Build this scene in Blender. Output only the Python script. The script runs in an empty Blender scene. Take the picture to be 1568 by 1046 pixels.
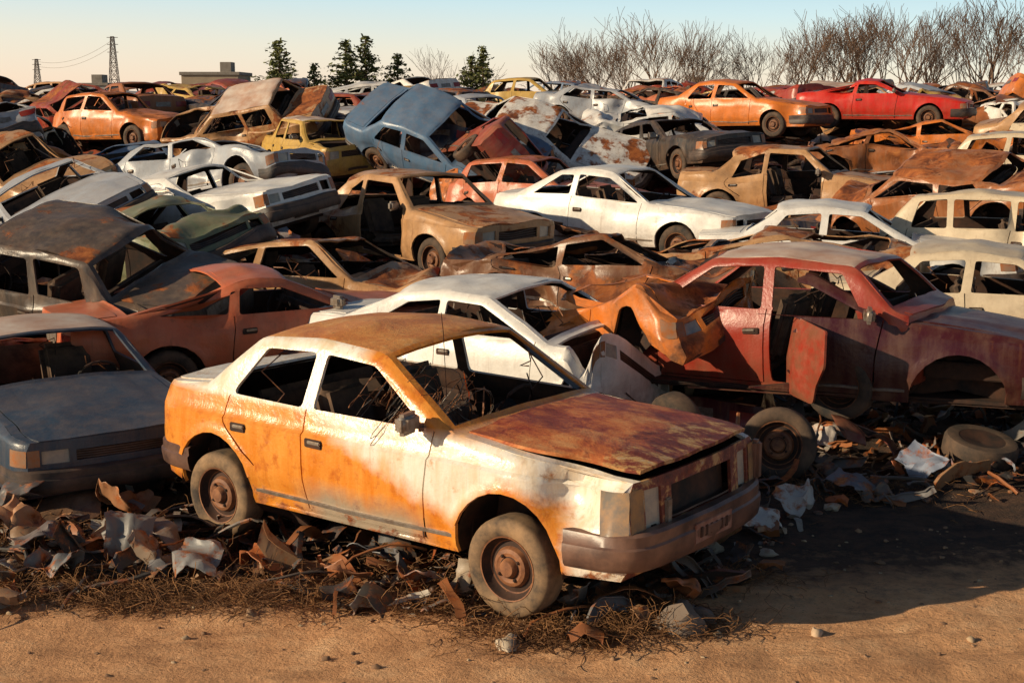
import bpy, bmesh, math, random
import numpy as np
from mathutils import Vector, Matrix, Euler, noise
from mathutils.geometry import delaunay_2d_cdt
R = random.Random(11)
scene = bpy.context.scene
rad = math.radians

# ------------------------------------------------------------ shader helper
class G:
    def __init__(s, name):
        s.m = bpy.data.materials.new(name); s.m.use_nodes = True
        s.nt = s.m.node_tree; s.b = s.nt.nodes['Principled BSDF']
    def node(s, t, **k):
        n = s.nt.nodes.new(t)
        for a, v in k.items(): setattr(n, a, v)
        return n
    def put(s, sock, v):
        if isinstance(v, bpy.types.NodeSocket): s.nt.links.new(v, sock)
        elif isinstance(v, (tuple, list)):
            sock.default_value = tuple(v) + ((1,) if len(v) == 3 and len(sock.default_value) == 4 else ())
        else: sock.default_value = v
    def obj(s, rnd=True):
        tc = s.node('ShaderNodeTexCoord'); o = tc.outputs['Object']
        if rnd:
            oi = s.node('ShaderNodeObjectInfo')
            vm = s.node('ShaderNodeVectorMath', operation='MULTIPLY_ADD')
            c = s.node('ShaderNodeCombineXYZ')
            for i in range(3): s.nt.links.new(oi.outputs['Random'], c.inputs[i])
            s.nt.links.new(c.outputs[0], vm.inputs[0]); vm.inputs[1].default_value = (37, 61, 23)
            s.nt.links.new(o, vm.inputs[2]); o = vm.outputs[0]
        return o
    def scale(s, v, sc):
        vm = s.node('ShaderNodeVectorMath', operation='MULTIPLY'); s.nt.links.new(v, vm.inputs[0]); vm.inputs[1].default_value = sc
        return vm.outputs[0]
    def noise(s, vec, sc, det=6, ro=.6, dist=0):
        n = s.node('ShaderNodeTexNoise'); s.nt.links.new(vec, n.inputs['Vector'])
        n.inputs['Scale'].default_value = sc; n.inputs['Detail'].default_value = det
        n.inputs['Roughness'].default_value = ro; n.inputs['Distortion'].default_value = dist
        return n.outputs[0]
    def math(s, op, a, b=0.0, c=0.0, clamp=False):
        n = s.node('ShaderNodeMath', operation=op, use_clamp=clamp)
        s.put(n.inputs[0], a); s.put(n.inputs[1], b)
        if len(n.inputs) > 2: s.put(n.inputs[2], c)
        return n.outputs[0]
    def mix(s, f, a, b, bt='MIX'):
        n = s.node('ShaderNodeMix', data_type='RGBA', blend_type=bt)
        s.put(n.inputs[0], f); s.put(n.inputs[6], a); s.put(n.inputs[7], b)
        return n.outputs[2]
    def ramp(s, f, st):
        n = s.node('ShaderNodeValToRGB'); s.put(n.inputs[0], f); e = n.color_ramp.elements
        while len(e) < len(st): e.new(.5)
        for i, (p, c) in enumerate(st):
            e[i].position = p; e[i].color = tuple(c) + (1,) if len(c) == 3 else c
        return n.outputs[0]
    def mask(s, v, lo, hi):
        n = s.node('ShaderNodeMapRange', clamp=True); s.put(n.inputs[0], v)
        n.inputs[1].default_value = lo; n.inputs[2].default_value = hi
        return n.outputs[0]
    def sep(s, v):
        n = s.node('ShaderNodeSeparateXYZ'); s.nt.links.new(v, n.inputs[0]); return n.outputs
    def upmask(s, lo=.45, hi=.95):
        return s.mask(s.sep(s.node('ShaderNodeNewGeometry').outputs['Normal'])[2], lo, hi)
    def bump(s, h, st, d=.01):
        n = s.node('ShaderNodeBump'); n.inputs['Strength'].default_value = st; n.inputs['Distance'].default_value = d
        s.put(n.inputs['Height'], h); s.nt.links.new(n.outputs[0], s.b.inputs['Normal'])
    def out(s, col=None, rough=None, **k):
        if col is not None: s.put(s.b.inputs['Base Color'], col)
        if rough is not None: s.put(s.b.inputs['Roughness'], rough)
        for a, v in k.items(): s.put(s.b.inputs[a.replace('_', ' ')], v)
        return s.m

RUST = [(0.25, (.03, .012, .008)), (.42, (.14, .038, .013)), (.55, (.36, .105, .026)), (.68, (.52, .19, .052)), (.85, (.56, .30, .12))]

def paint_mat(name, extra=0.0):
    g = G(name); o = g.obj(); oi = g.node('ShaderNodeObjectInfo')
    n1 = g.noise(o, 1.5, 9, .66, .4); n2 = g.noise(o, 6, 6, .7); n3 = g.noise(g.scale(o, (5, 5, .7)), 1.6, 5, .65)
    rc = g.ramp(g.noise(o, 3.2, 8, .75, .6), RUST)
    fade = g.math('MULTIPLY', g.mask(n3, .42, .72), g.math('ADD', oi.outputs['Alpha'], .25, clamp=True))
    base = g.mix(g.math('MULTIPLY', fade, .6), oi.outputs['Color'], (.50, .34, .22))
    dirt = g.math('MULTIPLY', g.mask(n2, .43, .72), g.math('MULTIPLY_ADD', oi.outputs['Alpha'], .7, .24, clamp=True))
    base = g.mix(dirt, base, (.12, .062, .034))
    dust = g.math('MULTIPLY', g.math('MULTIPLY', g.upmask(), g.mask(n1, .35, .6)), g.math('MULTIPLY_ADD', oi.outputs['Alpha'], .6, .14, clamp=True))
    base = g.mix(dust, base, (.36, .22, .13))
    # thin streaks running down from the edges
    st = g.mask(g.noise(g.scale(o, (14, 14, .9)), 1.5, 4, .6), .60, .72)
    base = g.mix(g.math('MULTIPLY', st, g.math('ADD', oi.outputs['Alpha'], .28, clamp=True)), base, (.20, .08, .03))
    v = g.math('ADD', n1, g.math('MULTIPLY', n2, .3))
    v = g.math('ADD', v, g.math('MULTIPLY', g.math('ADD', oi.outputs['Alpha'], extra), .55))
    rm = g.mask(v, .905, .975)
    col = g.mix(rm, base, rc)
    z = g.sep(g.node('ShaderNodeTexCoord').outputs['Object'])[2]
    low = g.math('MULTIPLY', g.mask(z, .6, .2), g.mask(n2, .33, .62))
    col = g.mix(g.math('MULTIPLY', low, .65), col, (.17, .085, .045))
    ro = g.math('MULTIPLY_ADD', rm, .46, .34)
    g.bump(g.math('ADD', g.math('MULTIPLY', rm, .8), g.math('ADD', g.noise(o, 38, 4), g.math('MULTIPLY', g.noise(o, 3.5, 2), 2.5))), .4, .006)
    return g.out(col, ro, Specular_IOR_Level=.4)

def simple(name, c1, c2, sc=8, rough=.7, bump=.3, bd=.006, **k):
    g = G(name); o = g.obj(); n = g.noise(o, sc, 7, .68)
    g.bump(g.noise(o, sc * 5, 4), bump, bd)
    return g.out(g.mix(g.mask(n, .35, .68), c1, c2), rough, **k)

M_PAINT = paint_mat('weathered_paint'); M_PAINT2 = paint_mat('heavily_rusted_paint', .22)
M_INT = simple('rusty_interior_metal', (.012, .009, .008), (.08, .032, .016), 5, .85)
M_RUB = simple('dusty_rubber', (.022, .02, .018), (.15, .09, .055), 4, .85)
M_RIM = simple('rusty_steel_rim', (.09, .03, .015), (.34, .14, .055), 9, .65)
M_BUMP = simple('faded_bumper_plastic', (.03, .027, .027), (.12, .075, .055), 5, .55)
M_LAMP = simple('dusty_lamp_lens', (.30, .30, .28), (.50, .44, .34), 9, .16, .1)
M_AMB = simple('amber_lamp_lens', (.42, .13, .03), (.28, .21, .15), 9, .2, .1)
M_RED = simple('red_lamp_lens', (.35, .02, .015), (.22, .05, .03), 9, .2, .1)
M_TRIM = simple('dull_trim_metal', (.35, .31, .27), (.18, .12, .08), 12, .4, Metallic=.5)
M_SEAT = simple('torn_seat_fabric', (.04, .028, .022), (.17, .10, .06), 5, .9)
M_PALE = simple('sun_bleached_roof', (.66, .55, .46), (.46, .25, .16), 2.2, .5)
g = G('dusty_glass'); g.b.inputs['Alpha'].default_value = .45
M_GLASS = g.out((.05, .06, .06), .08)
MATS = [M_PAINT, M_PAINT2, M_INT, M_INT, M_RUB, M_RIM, M_BUMP, M_LAMP, M_AMB, M_GLASS, M_TRIM, M_SEAT, M_RED, M_PALE, M_INT, M_INT]
PA, PB, IN, _, RU, RI, BU, LA, AM, GL, TR, SE, RD, PL = range(14)

# ------------------------------------------------------------ geometry helpers
def round_poly(pts, r, n=3, closed=True):
    out = []; N = len(pts)
    for i, p in enumerate(pts):
        if not closed and i in (0, N - 1): out.append(tuple(p)); continue
        a = np.array(pts[i - 1]); b = np.array(p); c = np.array(pts[(i + 1) % N])
        la = np.linalg.norm(a - b); lc = np.linalg.norm(c - b)
        p0 = b + (a - b) / la * min(r, .45 * la); p2 = b + (c - b) / lc * min(r, .45 * lc)
        for t in np.linspace(0, 1, n + 1):
            q = (1 - t) ** 2 * p0 + 2 * t * (1 - t) * b + t * t * p2; out.append(tuple(q))
    return out
def pip(poly, P):
    x, y = P[:, 0], P[:, 1]; ins = np.zeros(len(P), bool); n = len(poly)
    for i in range(n):
        x1, y1 = poly[i]; x2, y2 = poly[(i + 1) % n]
        if y1 == y2: continue
        c = ((y1 > y) != (y2 > y)) & (x < (x2 - x1) * (y - y1) / (y2 - y1) + x1); ins ^= c
    return ins
def offset_loop(pl, w):
    P = np.array(pl, float); L = []; Rr = []
    for i in range(len(P)):
        d = P[min(i + 1, len(P) - 1)] - P[max(i - 1, 0)]; d /= np.linalg.norm(d); nn = np.array([-d[1], d[0]])
        L.append(tuple(P[i] + nn * w)); Rr.append(tuple(P[i] - nn * w))
    return L + Rr[::-1]
def cdt(outer, holes, seams, lines, g):
    loops = [outer] + holes + seams
    vs = []; es = []
    for lp in loops:
        b = len(vs); vs += [tuple(p) for p in lp]; es += [(b + i, b + (i + 1) % len(lp)) for i in range(len(lp))]
    for ln in lines:
        b = len(vs); vs += [tuple(p) for p in ln]; es += [(b + i, b + i + 1) for i in range(len(ln) - 1)]
    O = np.array(outer); x0, y0 = O.min(0); x1, y1 = O.max(0)
    xs = np.arange(x0 + g / 2, x1, g); ys = np.arange(y0 + g / 2, y1, g)
    gp = np.array([(x + (g * .5 if j % 2 else 0), y) for j, y in enumerate(ys) for x in xs])
    gp = gp[pip(outer, gp)]
    A = np.array([vs[e[0]] for e in es]); B = np.array([vs[e[1]] for e in es]); D = B - A; L2 = (D ** 2).sum(1) + 1e-12
    keep = []
    for p in gp:
        t = np.clip(((p - A) * D).sum(1) / L2, 0, 1); q = A + D * t[:, None]
        keep.append(((p - q) ** 2).sum(1).min() > (g * .3) ** 2)
    gp = gp[np.array(keep)]
    vs += [tuple(p) for p in gp]
    r = delaunay_2d_cdt([Vector(v) for v in vs], es, [], 0, 1e-5)
    P = np.array([tuple(v) for v in r[0]]); T = np.array([tuple(f) for f in r[2] if len(f) == 3])
    C = P[T].mean(1); k = pip(outer, C)
    for h in holes + seams: k &= ~pip(h, C)
    T = T[k]
    a = P[T]; ar = (a[:, 1, 0] - a[:, 0, 0]) * (a[:, 2, 1] - a[:, 0, 1]) - (a[:, 2, 0] - a[:, 0, 0]) * (a[:, 1, 1] - a[:, 0, 1])
    T[ar < 0] = T[ar < 0][:, ::-1]
    return P, T
class MB:
    def __init__(s): s.v = []; s.f = []; s.m = []; s.n = 0
    def add(s, V, F, m):
        V = np.asarray(V, float); s.v.append(V)
        for i, f in enumerate(F):
            s.f.append(tuple(int(a) + s.n for a in f)); s.m.append(m if isinstance(m, int) else int(m[i]))
        s.n += len(V)
    def grid(s, P, m, outv, keep=None):
        a, b = P.shape[:2]; V = P.reshape(-1, 3); F = []
        i = (a - 1) // 2; j = (b - 1) // 2
        nn = np.cross(P[i + 1, j] - P[i, j], P[i, j + 1] - P[i, j]); fl = np.dot(nn, outv) < 0
        for i in range(a - 1):
            for j in range(b - 1):
                if keep is not None and not keep[i, j]: continue
                f = (i * b + j, (i + 1) * b + j, (i + 1) * b + j + 1, i * b + j + 1)
                F.append(f[::-1] if fl else f)
        s.add(V, F, m)
    def V(s): return np.concatenate(s.v) if s.v else np.zeros((0, 3))
def mesh_from(V, F, M, name, mats, sharp=38):
    me = bpy.data.meshes.new(name); me.from_pydata([tuple(v) for v in V], [], F)
    for m in mats: me.materials.append(m)
    me.polygons.foreach_set('material_index', M); me.polygons.foreach_set('use_smooth', [True] * len(F))
    me.update()
    if sharp: me.set_sharp_from_angle(angle=rad(sharp))
    return me
def rbox(mb, c, s, mat, rot=(0, 0, 0), bev=.03, seg=2):
    bm = bmesh.new(); bmesh.ops.create_cube(bm, size=1)
    for v in bm.verts: v.co = Vector((v.co.x * s[0], v.co.y * s[1], v.co.z * s[2]))
    bmesh.ops.bevel(bm, geom=bm.edges[:], offset=min(bev, .45 * min(s)), segments=seg, affect='EDGES')
    M = Matrix.Translation(c) @ Euler(rot).to_matrix().to_4x4()
    V = [tuple(M @ v.co) for v in bm.verts]; bm.verts.index_update()
    F = [[v.index for v in f.verts] for f in bm.faces]; bm.free(); mb.add(V, F, mat)
def tube(mb, pts, r, mat, n=4):
    pts = [Vector(p) for p in pts]; V = []; F = []
    rr = r if isinstance(r, (list, tuple)) else [r] * len(pts)
    for i, p in enumerate(pts):
        d = (pts[min(i + 1, len(pts) - 1)] - pts[max(i - 1, 0)]).normalized()
        u = d.orthogonal().normalized(); w = d.cross(u)
        for k in range(n):
            a = 2 * math.pi * k / n; V.append(tuple(p + (u * math.cos(a) + w * math.sin(a)) * rr[i]))
    for i in range(len(pts) - 1):
        for k in range(n):
            F.append((i * n + k, i * n + (k + 1) % n, (i + 1) * n + (k + 1) % n, (i + 1) * n + k))
    mb.add(V, F, mat)
def lathe_y(mb, c, prof, mats, n, sgn):
    V = []; F = []; M = []
    for (r, y) in prof:
        for k in range(n):
            a = 2 * math.pi * k / n; V.append((c[0] + r * math.cos(a), c[1] + sgn * y, c[2] + r * math.sin(a)))
    for i in range(len(prof) - 1):
        for k in range(n):
            f = (i * n + k, i * n + (k + 1) % n, (i + 1) * n + (k + 1) % n, (i + 1) * n + k)
            F.append(f if sgn > 0 else f[::-1]); M.append(mats[i])
    mb.add(V, F, M)
def wheel(mb, c, sgn, r=.305, n=32):
    k = r / .305
    tp = [(.19, -.09), (.24, -.10), (.285, -.09), (.303, -.06), (.305, 0), (.303, .06), (.296, .078), (.285, .09), (.262, .098), (.235, .1), (.205, .094), (.195, .085)]
    lathe_y(mb, c, [(a * k, b) for a, b in tp], [RU] * 11, n, sgn)
    rp = [(.197, .08), (.196, .092), (.188, .09), (.18, .06), (.162, .035), (.155, .03), (.125, .035), (.112, .062), (.09, .07), (.068, .062), (.06, .064), (.052, .09), (.045, .098), (.001, .1)]
    lathe_y(mb, c, [(a * k, b) for a, b in rp], [RI, RI, IN, IN, RI, IN, RI, RI, RI, IN, RI, RI, RI], n, sgn)
    lathe_y(mb, c, [(.197 * k, -.09), (.001, -.05)], [IN], n, sgn)
    for q in range(4):
        a = q * math.pi / 2 + .6; rbox(mb, (c[0] + .08 * math.cos(a), c[1] + sgn * .072, c[2] + .08 * math.sin(a)), (.02, .02, .02), IN, bev=.005)
def solidify(sh, th=.022, mats=None):
    tm = mesh_from(sh.V(), sh.f, sh.m, 'tmp', mats or MATS, None)
    to = bpy.data.objects.new('tmp', tm); scene.collection.objects.link(to)
    wd = to.modifiers.new('w', 'WELD'); wd.merge_threshold = .0015
    md = to.modifiers.new('s', 'SOLIDIFY'); md.thickness = th; md.offset = -1; md.material_offset = 2
    dg = bpy.context.evaluated_depsgraph_get(); me = bpy.data.meshes.new_from_object(to.evaluated_get(dg))
    V1 = np.array([tuple(v.co) for v in me.vertices]); F1 = [tuple(p.vertices) for p in me.polygons]; M1 = [p.material_index for p in me.polygons]
    bpy.data.objects.remove(to); bpy.data.meshes.remove(tm); bpy.data.meshes.remove(me)
    return V1, F1, M1

# ------------------------------------------------------------ parametric car
BASE = dict(nose=2.10, tail=-2.05, hoodz=.74, cowl=(.78, .93), wtop=(.12, 1.36), rmid=1.395, rtop=(-.98, 1.345), rbase=(-1.45, .985),
            tailz=.93, w0=.82, xf=1.27, xr=-1.24, ar=.365, xb=-.38, xq=None, belt=.945, doors=4, g=.085, tumble=.34, bumpers=True, shatter=False,
            wheels=(1, 1, 1, 1), glass=False, hood=True, trunk=True, lift=0.0, nodoor=[], cut=None, roofmat=PB, hoodmat=PB, facemat=PA, round=.06, bl=0.0, lampz=(.555, .71), bz=.43, bh=.10,
            tz=[.2, .30, .42, .43, .60, .795, .815, .93], tw=[-.075, -.03, -.012, .006, .008, .0, -.024, -.05])
def build_car(name, seed=0, amp=0, rc=0, fc=0, bc=0, dents=0, mats=None, extra=None, **kw):
    sp = dict(BASE); sp.update(kw); S = type('S', (), sp); rng = random.Random(seed)
    E0 = [(S.nose, S.hoodz), (S.nose - .5, S.hoodz + (S.cowl[1] - S.hoodz) * .48), S.cowl, S.wtop, (S.wtop[0] * .5 + S.rtop[0] * .5, S.rmid), S.rtop, S.rbase, (S.tail, S.tailz)]
    E = round_poly(E0, S.round, 3, False); E = sorted(E, key=lambda p: -p[0])
    Ex = np.array([p[0] for p in E])[::-1]; Ez = np.array([p[1] for p in E])[::-1]
    Ef = lambda x: np.interp(x, Ex, Ez)
    def W(x, z, flare=True):
        x = np.asarray(x, float); z = np.asarray(z, float)
        w = S.w0 + np.interp(z, S.tz, S.tw) - np.clip(z - .93, 0, 9) * S.tumble
        w = w - .07 * np.clip((x - (S.nose - .9)) / .9, 0, 1) ** 2 - .06 * np.clip(((S.tail + .9) - x) / .9, 0, 1) ** 2
        w = w - .045 * np.clip((x - (S.nose - .13)) / .13, 0, 1.2) ** 2 - .045 * np.clip(((S.tail + .13) - x) / .13, 0, 1.2) ** 2
        d = Ef(x) - z; w = w - .035 * np.clip(1 - d / .06, 0, 1) ** 2
        if flare:
            for xc in (S.xf, S.xr):
                rr = np.hypot(x - xc, z - .31); w = w + .016 * np.clip(1 - (rr - S.ar - .02) / .05, 0, 1) * (z > .2)
        return w
    xfz = lambda z: np.interp(z, [.26, .34, .52, S.hoodz], [S.nose - .05, S.nose, S.nose + .02, S.nose])
    xrz = lambda z: np.interp(z, [.30, .36, .6, S.tailz], [S.tail + .05, S.tail, S.tail - .03, S.tail])
    sh = MB(); so = MB(); wh = MB()
    arc = lambda xc, a0, a1: [(xc + S.ar * math.cos(rad(a)), .31 + S.ar * math.sin(rad(a))) for a in np.linspace(a0, a1, 15)]
    out = list(E) + [(float(xrz(z)), z) for z in (.8, .6, .45, .36, .30)] + arc(S.xr, 188, -9) + arc(S.xf, 189, -6) + [(float(xfz(z)), z) for z in (.27, .34, .45, .52, .62)]
    wb = S.belt; ac, aw, rt, rb = S.cowl, S.wtop, S.rtop, S.rbase
    A0 = (ac[0] - .19, wb); A1 = (aw[0] - .035, aw[1] - .075); zt = S.rmid - .085
    C1 = (rt[0] + .09, rt[1] - .06); C0 = (rb[0] + .30, wb + .03); C00 = (rb[0] + .31, wb)
    wins = []
    if S.doors == 4:
        wins.append([A0, A1, (S.xb + .045, zt), (S.xb + .02, wb)])
        if S.xq is not None:
            wins.append([(S.xb - .08, wb), (S.xb - .05, zt), (S.xq + .04, zt), (S.xq + .04, wb)]); wins.append([(S.xq - .04, wb), (S.xq - .04, zt), C1, C0, C00])
        else: wins.append([(S.xb - .08, wb), (S.xb - .045, zt), C1, C0, C00])
    else:
        wins.append([A0, A1, (S.xb + .045, zt), (S.xb + .02, wb)]); wins.append([(S.xb - .09, wb + .02), (S.xb - .05, zt - .01), C1, C0])
    wins = [round_poly(w, .03, 2) for w in wins]
    sw = .0055
    seams = [offset_loop(round_poly([(ac[0] - .12, wb + .0), (ac[0] - .16, .6), (ac[0] - .17, .30)], .05, 2, False), sw)]
    if S.doors == 4:
        seams.append(offset_loop([(S.xb - .035, wb - .005), (S.xb - .03, .5), (S.xb - .01, .30)], sw))
        seams.append(offset_loop(round_poly([(rb[0] + .26, wb - .01), (rb[0] + .22, .78), (S.xr + S.ar + .03, .52)], .08, 3, False), sw))
    else: seams.append(offset_loop([(S.xb - .035, wb - .005), (S.xb - .06, .5), (S.xb - .04, .30)], sw))
    seams.append(offset_loop([(ac[0] - .19, .297), (S.xb - .0, .297)], sw * .8))
    xs = np.linspace(S.tail + .02, S.nose - .02, 34)
    lines = [[(x, z) for x in xs] for z in (.30, .425, .60, .795, .815)[:(5 if S.hoodz > .78 else 4)]] + [[(x, min(float(Ef(x)) - .004, .93)) for x in xs]]
    lines += [[(x, float(Ef(x)) - .03) for x in xs], [(x, float(Ef(x)) - .062) for x in xs]]
    for xc in (S.xf, S.xr):
        for dr in (.03, .07): lines.append([(xc + (S.ar + dr) * math.cos(rad(a)), .31 + (S.ar + dr) * math.sin(rad(a))) for a in np.linspace(8, 172, 15)])
    DP = {'front': round_poly([(S.xb + .03, wb + .02), (S.xb + .03, .31), (ac[0] - .18, .31), (ac[0] - .17, .6), (ac[0] - .17, wb + .02)], .03, 2),
          'rear': round_poly([(S.xb - .085, wb + .02), (S.xb - .085, .31), (S.xr + S.ar + .05, .31), (S.xr + S.ar + .04, .52), (rb[0] + .25, .78), (rb[0] + .33, wb + .02)], .04, 2)}
    for sd, d in S.nodoor: lines.append(DP[d] + [DP[d][0]])
    P, T = cdt(out, wins, seams, lines, S.g)
    for sg in (-1, 1):
        Y = sg * W(P[:, 0], P[:, 1]); V = np.stack([P[:, 0], Y, P[:, 1]], 1)
        TT = T if sg < 0 else T[:, ::-1]
        C = P[TT].mean(1); k = np.ones(len(TT), bool)
        for sd, d in S.nodoor:
            if sd == sg: k &= ~pip(DP[d], C)
        sh.add(V, TT[k], PA)
    crown = lambda x: np.interp(x, [S.tail, rb[0], rb[0] + .1, rt[0], aw[0], ac[0] - .1, ac[0], S.nose - .3, S.nose], [.02, .025, .05, .045, .045, .055, .03, .03, .012])
    def top(x0, x1, vs, mat, ns=8, lift=lambda x: 0, keep=None, off=0.0, dest=None, xsl=None, ridge=0.0, wob=0.0):
        xx = xsl if xsl is not None else np.linspace(x0, x1, ns + 1)
        ext = sorted(set([round(float(a), 5) for a in xx] + [round(float(a), 5) for a in Ex if x1 < a < x0]), reverse=True)
        xx = np.array(ext); zz = Ef(xx); tx = np.gradient(xx); tz_ = np.gradient(zz); L = np.hypot(tx, tz_)
        nx, nz = tz_ / L, -tx / L
        s = np.sign(nz); nx, nz = nx * s, nz * s
        w = W(xx, zz, False); vs = np.array(vs)
        cr = crown(xx)[:, None] * (1 - np.abs(vs)[None] ** 2.4) + off
        if ridge: cr = cr + ridge * np.clip((.62 - np.abs(vs[None])) / .08, 0, 1) * np.clip((x0 - .06 - xx[:, None]) / .1, 0, 1)
        if wob: cr = cr + np.array([[wob * noise.noise(Vector((a * 2.2, b * 1.8, seed + 4))) * (1 - abs(b) ** 4) for b in vs] for a in xx])
        X = xx[:, None] + nx[:, None] * cr + (.05 * np.clip((xx - (S.nose - .5)) / .5, 0, 1) ** 2)[:, None] * (1 - vs[None] ** 2) - (.04 * np.clip(((S.tail + .4) - xx) / .4, 0, 1) ** 2)[:, None] * (1 - vs[None] ** 2)
        Z = zz[:, None] + nz[:, None] * cr + np.array([lift(a) for a in xx])[:, None]
        Yy = w[:, None] * vs[None]
        kp = None
        if keep: kp = np.array([[keep((xx[i] + xx[i + 1]) / 2, (vs[j] + vs[j + 1]) / 2) for j in range(len(vs) - 1)] for i in range(len(xx) - 1)])
        (dest or sh).grid(np.stack([X, Yy, Z], 2), mat, (0, 0, 1), kp)
    vf = [.91, .955, 1]; vn = [-.9, -.78, -.66, -.62, -.54, -.4, -.2, 0, .2, .4, .54, .62, .66, .78, .9]
    for sg in (1, -1):
        vv = [sg * a for a in vf]
        top(S.nose, ac[0] + .0, vv, PA, 10)
        if S.trunk: top(rb[0], S.tail, vv, PA, 5)
    top(ac[0] + .055, ac[0], list(np.linspace(-1, 1, 15)), PA, 2)
    if S.hood: top(S.nose - .005, ac[0] + .06, vn, S.hoodmat, 18, lambda x: .006 + S.lift * (x - ac[0]) / (S.nose - ac[0]), ridge=.011, wob=.03)
    if S.trunk: top(rb[0] - .06, S.tail, vn, S.hoodmat if rng.random() < .4 else PA, 6, lambda x: .006, ridge=.006)
    vw = [-1, -.97, -.93] + list(np.linspace(-.8, .8, 9)) + [.93, .97, 1]
    top(ac[0], aw[0], vw, PA, 8, keep=lambda x, v: abs(v) > .93 or x < aw[0] + .035 or x > ac[0] - .04, xsl=np.concatenate([[ac[0], ac[0] - .04], np.linspace(ac[0] - .12, aw[0] + .1, 4), [aw[0] + .035, aw[0]]]))
    top(rt[0], rb[0], vw, PA, 8, keep=lambda x, v: abs(v) > .9 or x < rb[0] + .03 or x > rt[0] - .035, xsl=np.concatenate([[rt[0], rt[0] - .035], np.linspace(rt[0] - .1, rb[0] + .08, 4), [rb[0] + .03, rb[0]]]))
    top(aw[0], rt[0], list(np.linspace(-1, 1, 21)), S.roofmat, 14, wob=.015)
    top(rb[0], rb[0] - .055, list(np.linspace(-1, 1, 15)), PA, 2)
    if S.glass: top(ac[0] - .03, aw[0] + .03, list(np.linspace(-.94, .94, 9)), GL, 6, off=-.012, dest=so)
    if S.shatter:
        top(ac[0] - .03, aw[0] + .03, list(np.linspace(-.94, .94, 40)), GL, 34, off=-.012, dest=so, keep=lambda x, v: max(abs(v) - .93, min(x - ac[0], aw[0] - x) + .04) > -.05 - .30 * max(0, noise.noise(Vector((x * 5, v * 4, 2.2)))))
    lz0, lz1 = S.lampz
    def fascia(front):
        zt_ = S.hoodz if front else S.tailz; z0 = .27 if front else .30
        fz = xfz if front else xrz; sgx = 1 if front else -1
        ww = lambda z: float(W(fz(z), min(z, zt_), False))
        zs = np.linspace(z0, zt_, 8)
        topz = lambda v: zt_ + (.012 if front else .02) * (1 - abs(v) ** 2.4) - .004
        outl = [(ww(z), z) for z in zs] + [(v * ww(zt_), topz(v)) for v in np.linspace(.9, -.9, 11)] + [(-ww(z), z) for z in zs[::-1]]
        holes = []; w1 = ww(.6); gz0, gz1 = lz0 + .02, lz1 - .03; hy = (.41, w1 - .1) if S.g > .06 else (.46, w1 - .14)
        if front:
            holes.append([(-.36, gz0), (.36, gz0), (.36, gz1), (-.36, gz1)])
            for s in (1, -1): holes.append([(s * hy[0], lz0 + .01), (s * hy[1], lz0 + .01), (s * hy[1], lz1 - .015), (s * hy[0], lz1 - .015)])
            holes = [h if h[0][0] < h[1][0] else h[::-1] for h in holes]
        P, T = cdt(outl, holes, [], [[(y, .45) for y in np.linspace(-.6, .6, 8)]], S.g)
        def mp(y, z, off=0):
            y = np.asarray(y, float); z = np.asarray(z, float)
            wv = np.interp(z, zs, [ww(a) for a in zs]); v = np.clip(y / wv, -1, 1)
            return np.stack([fz(z) + sgx * ((.05 if front else .04) * (1 - v ** 2) + off), y, z], -1)
        V = mp(P[:, 0], P[:, 1]); sh.add(V, T if front else T[:, ::-1], S.facemat if front else PA)
        def patch(y0, y1, z0, z1, off, mat, ny=6, nz=3):
            yy, zz = np.meshgrid(np.linspace(y0, y1, ny), np.linspace(z0, z1, nz), indexing='ij')
            so.grid(mp(yy, zz, off), mat, (sgx, 0, 0))
        if front:
            patch(-.37, .37, gz0 - .01, gz1 + .01, -.07, IN)
            for z in np.linspace(gz0 + .015, gz1 - .015, 4 if S.g > .06 else 3):
                if S.g > .06 or z < gz0 + .08: patch(-.36, .36, z - .006, z + .006, -.018, BU)
            for s in (1, -1):
                if rng.random() < .8 or S.g < .06: patch(s * (hy[0] - .005), s * (hy[1] + .005), lz0 + .005, lz1 - .01, -.018, LA)
                else: patch(s * .405, s * (w1 - .095), lz0 + .005, lz1 - .01, -.09, IN)
                patch(s * (w1 - .085 if S.g > .06 else w1 - .12), s * (w1 - .002), lz0, lz1, .006, AM)
                xx, zz = np.meshgrid(np.linspace(S.nose - .13, S.nose + .012, 5), np.linspace(lz0, lz1, 3), indexing='ij')
                so.grid(np.stack([xx, s * (W(xx, zz, False) + .006), zz], -1), AM, (0, s, 0))
            patch(-.24, .24, .30, .345, .02, BU)
        else:
            for s in (1, -1): patch(s * (w1 - .32), s * (w1 - .002), .66, .80, .006, RD)
            patch(-.22, .22, .66, .78, .008, TR)
    fascia(True); fascia(False)
    def bumper(front, z, h):
        X = S.nose if front else S.tail; sx = 1 if front else -1; w = float(W(X, .45, False))
        pl = [(X - sx * .36, w + .075), (X - sx * .12, w + .055), (X + sx * .0, w + .01), (X + sx * .065, w - .08), (X + sx * .10, w * .6), (X + sx * .12, 0)]
        pl = round_poly(pl, .06, 3, False); pl = pl + [(a, -b) for a, b in pl[::-1][1:]]
        sec = [(-.05, -h), (.0, -h), (.018, -h * .8), (.03, -h * .15), (.03, h * .2), (.018, h * .3), (.02, h * .85), (.0, h), (-.05, h)]
        V = []; pn = np.array(pl)
        for i in range(len(pn)):
            d = pn[min(i + 1, len(pn) - 1)] - pn[max(i - 1, 0)]; d /= np.linalg.norm(d); n = np.array([d[1], -d[0]])
            if n[0] * sx < -.01 or (abs(n[0]) < .3 and n[1] * np.sign(pn[i, 1] + 1e-9) < 0): n = -n
            V.append([(pn[i, 0] + n[0] * o, pn[i, 1] + n[1] * o, z + q) for o, q in sec])
        so.grid(np.array(V), BU, (sx, 0, 0))
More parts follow.
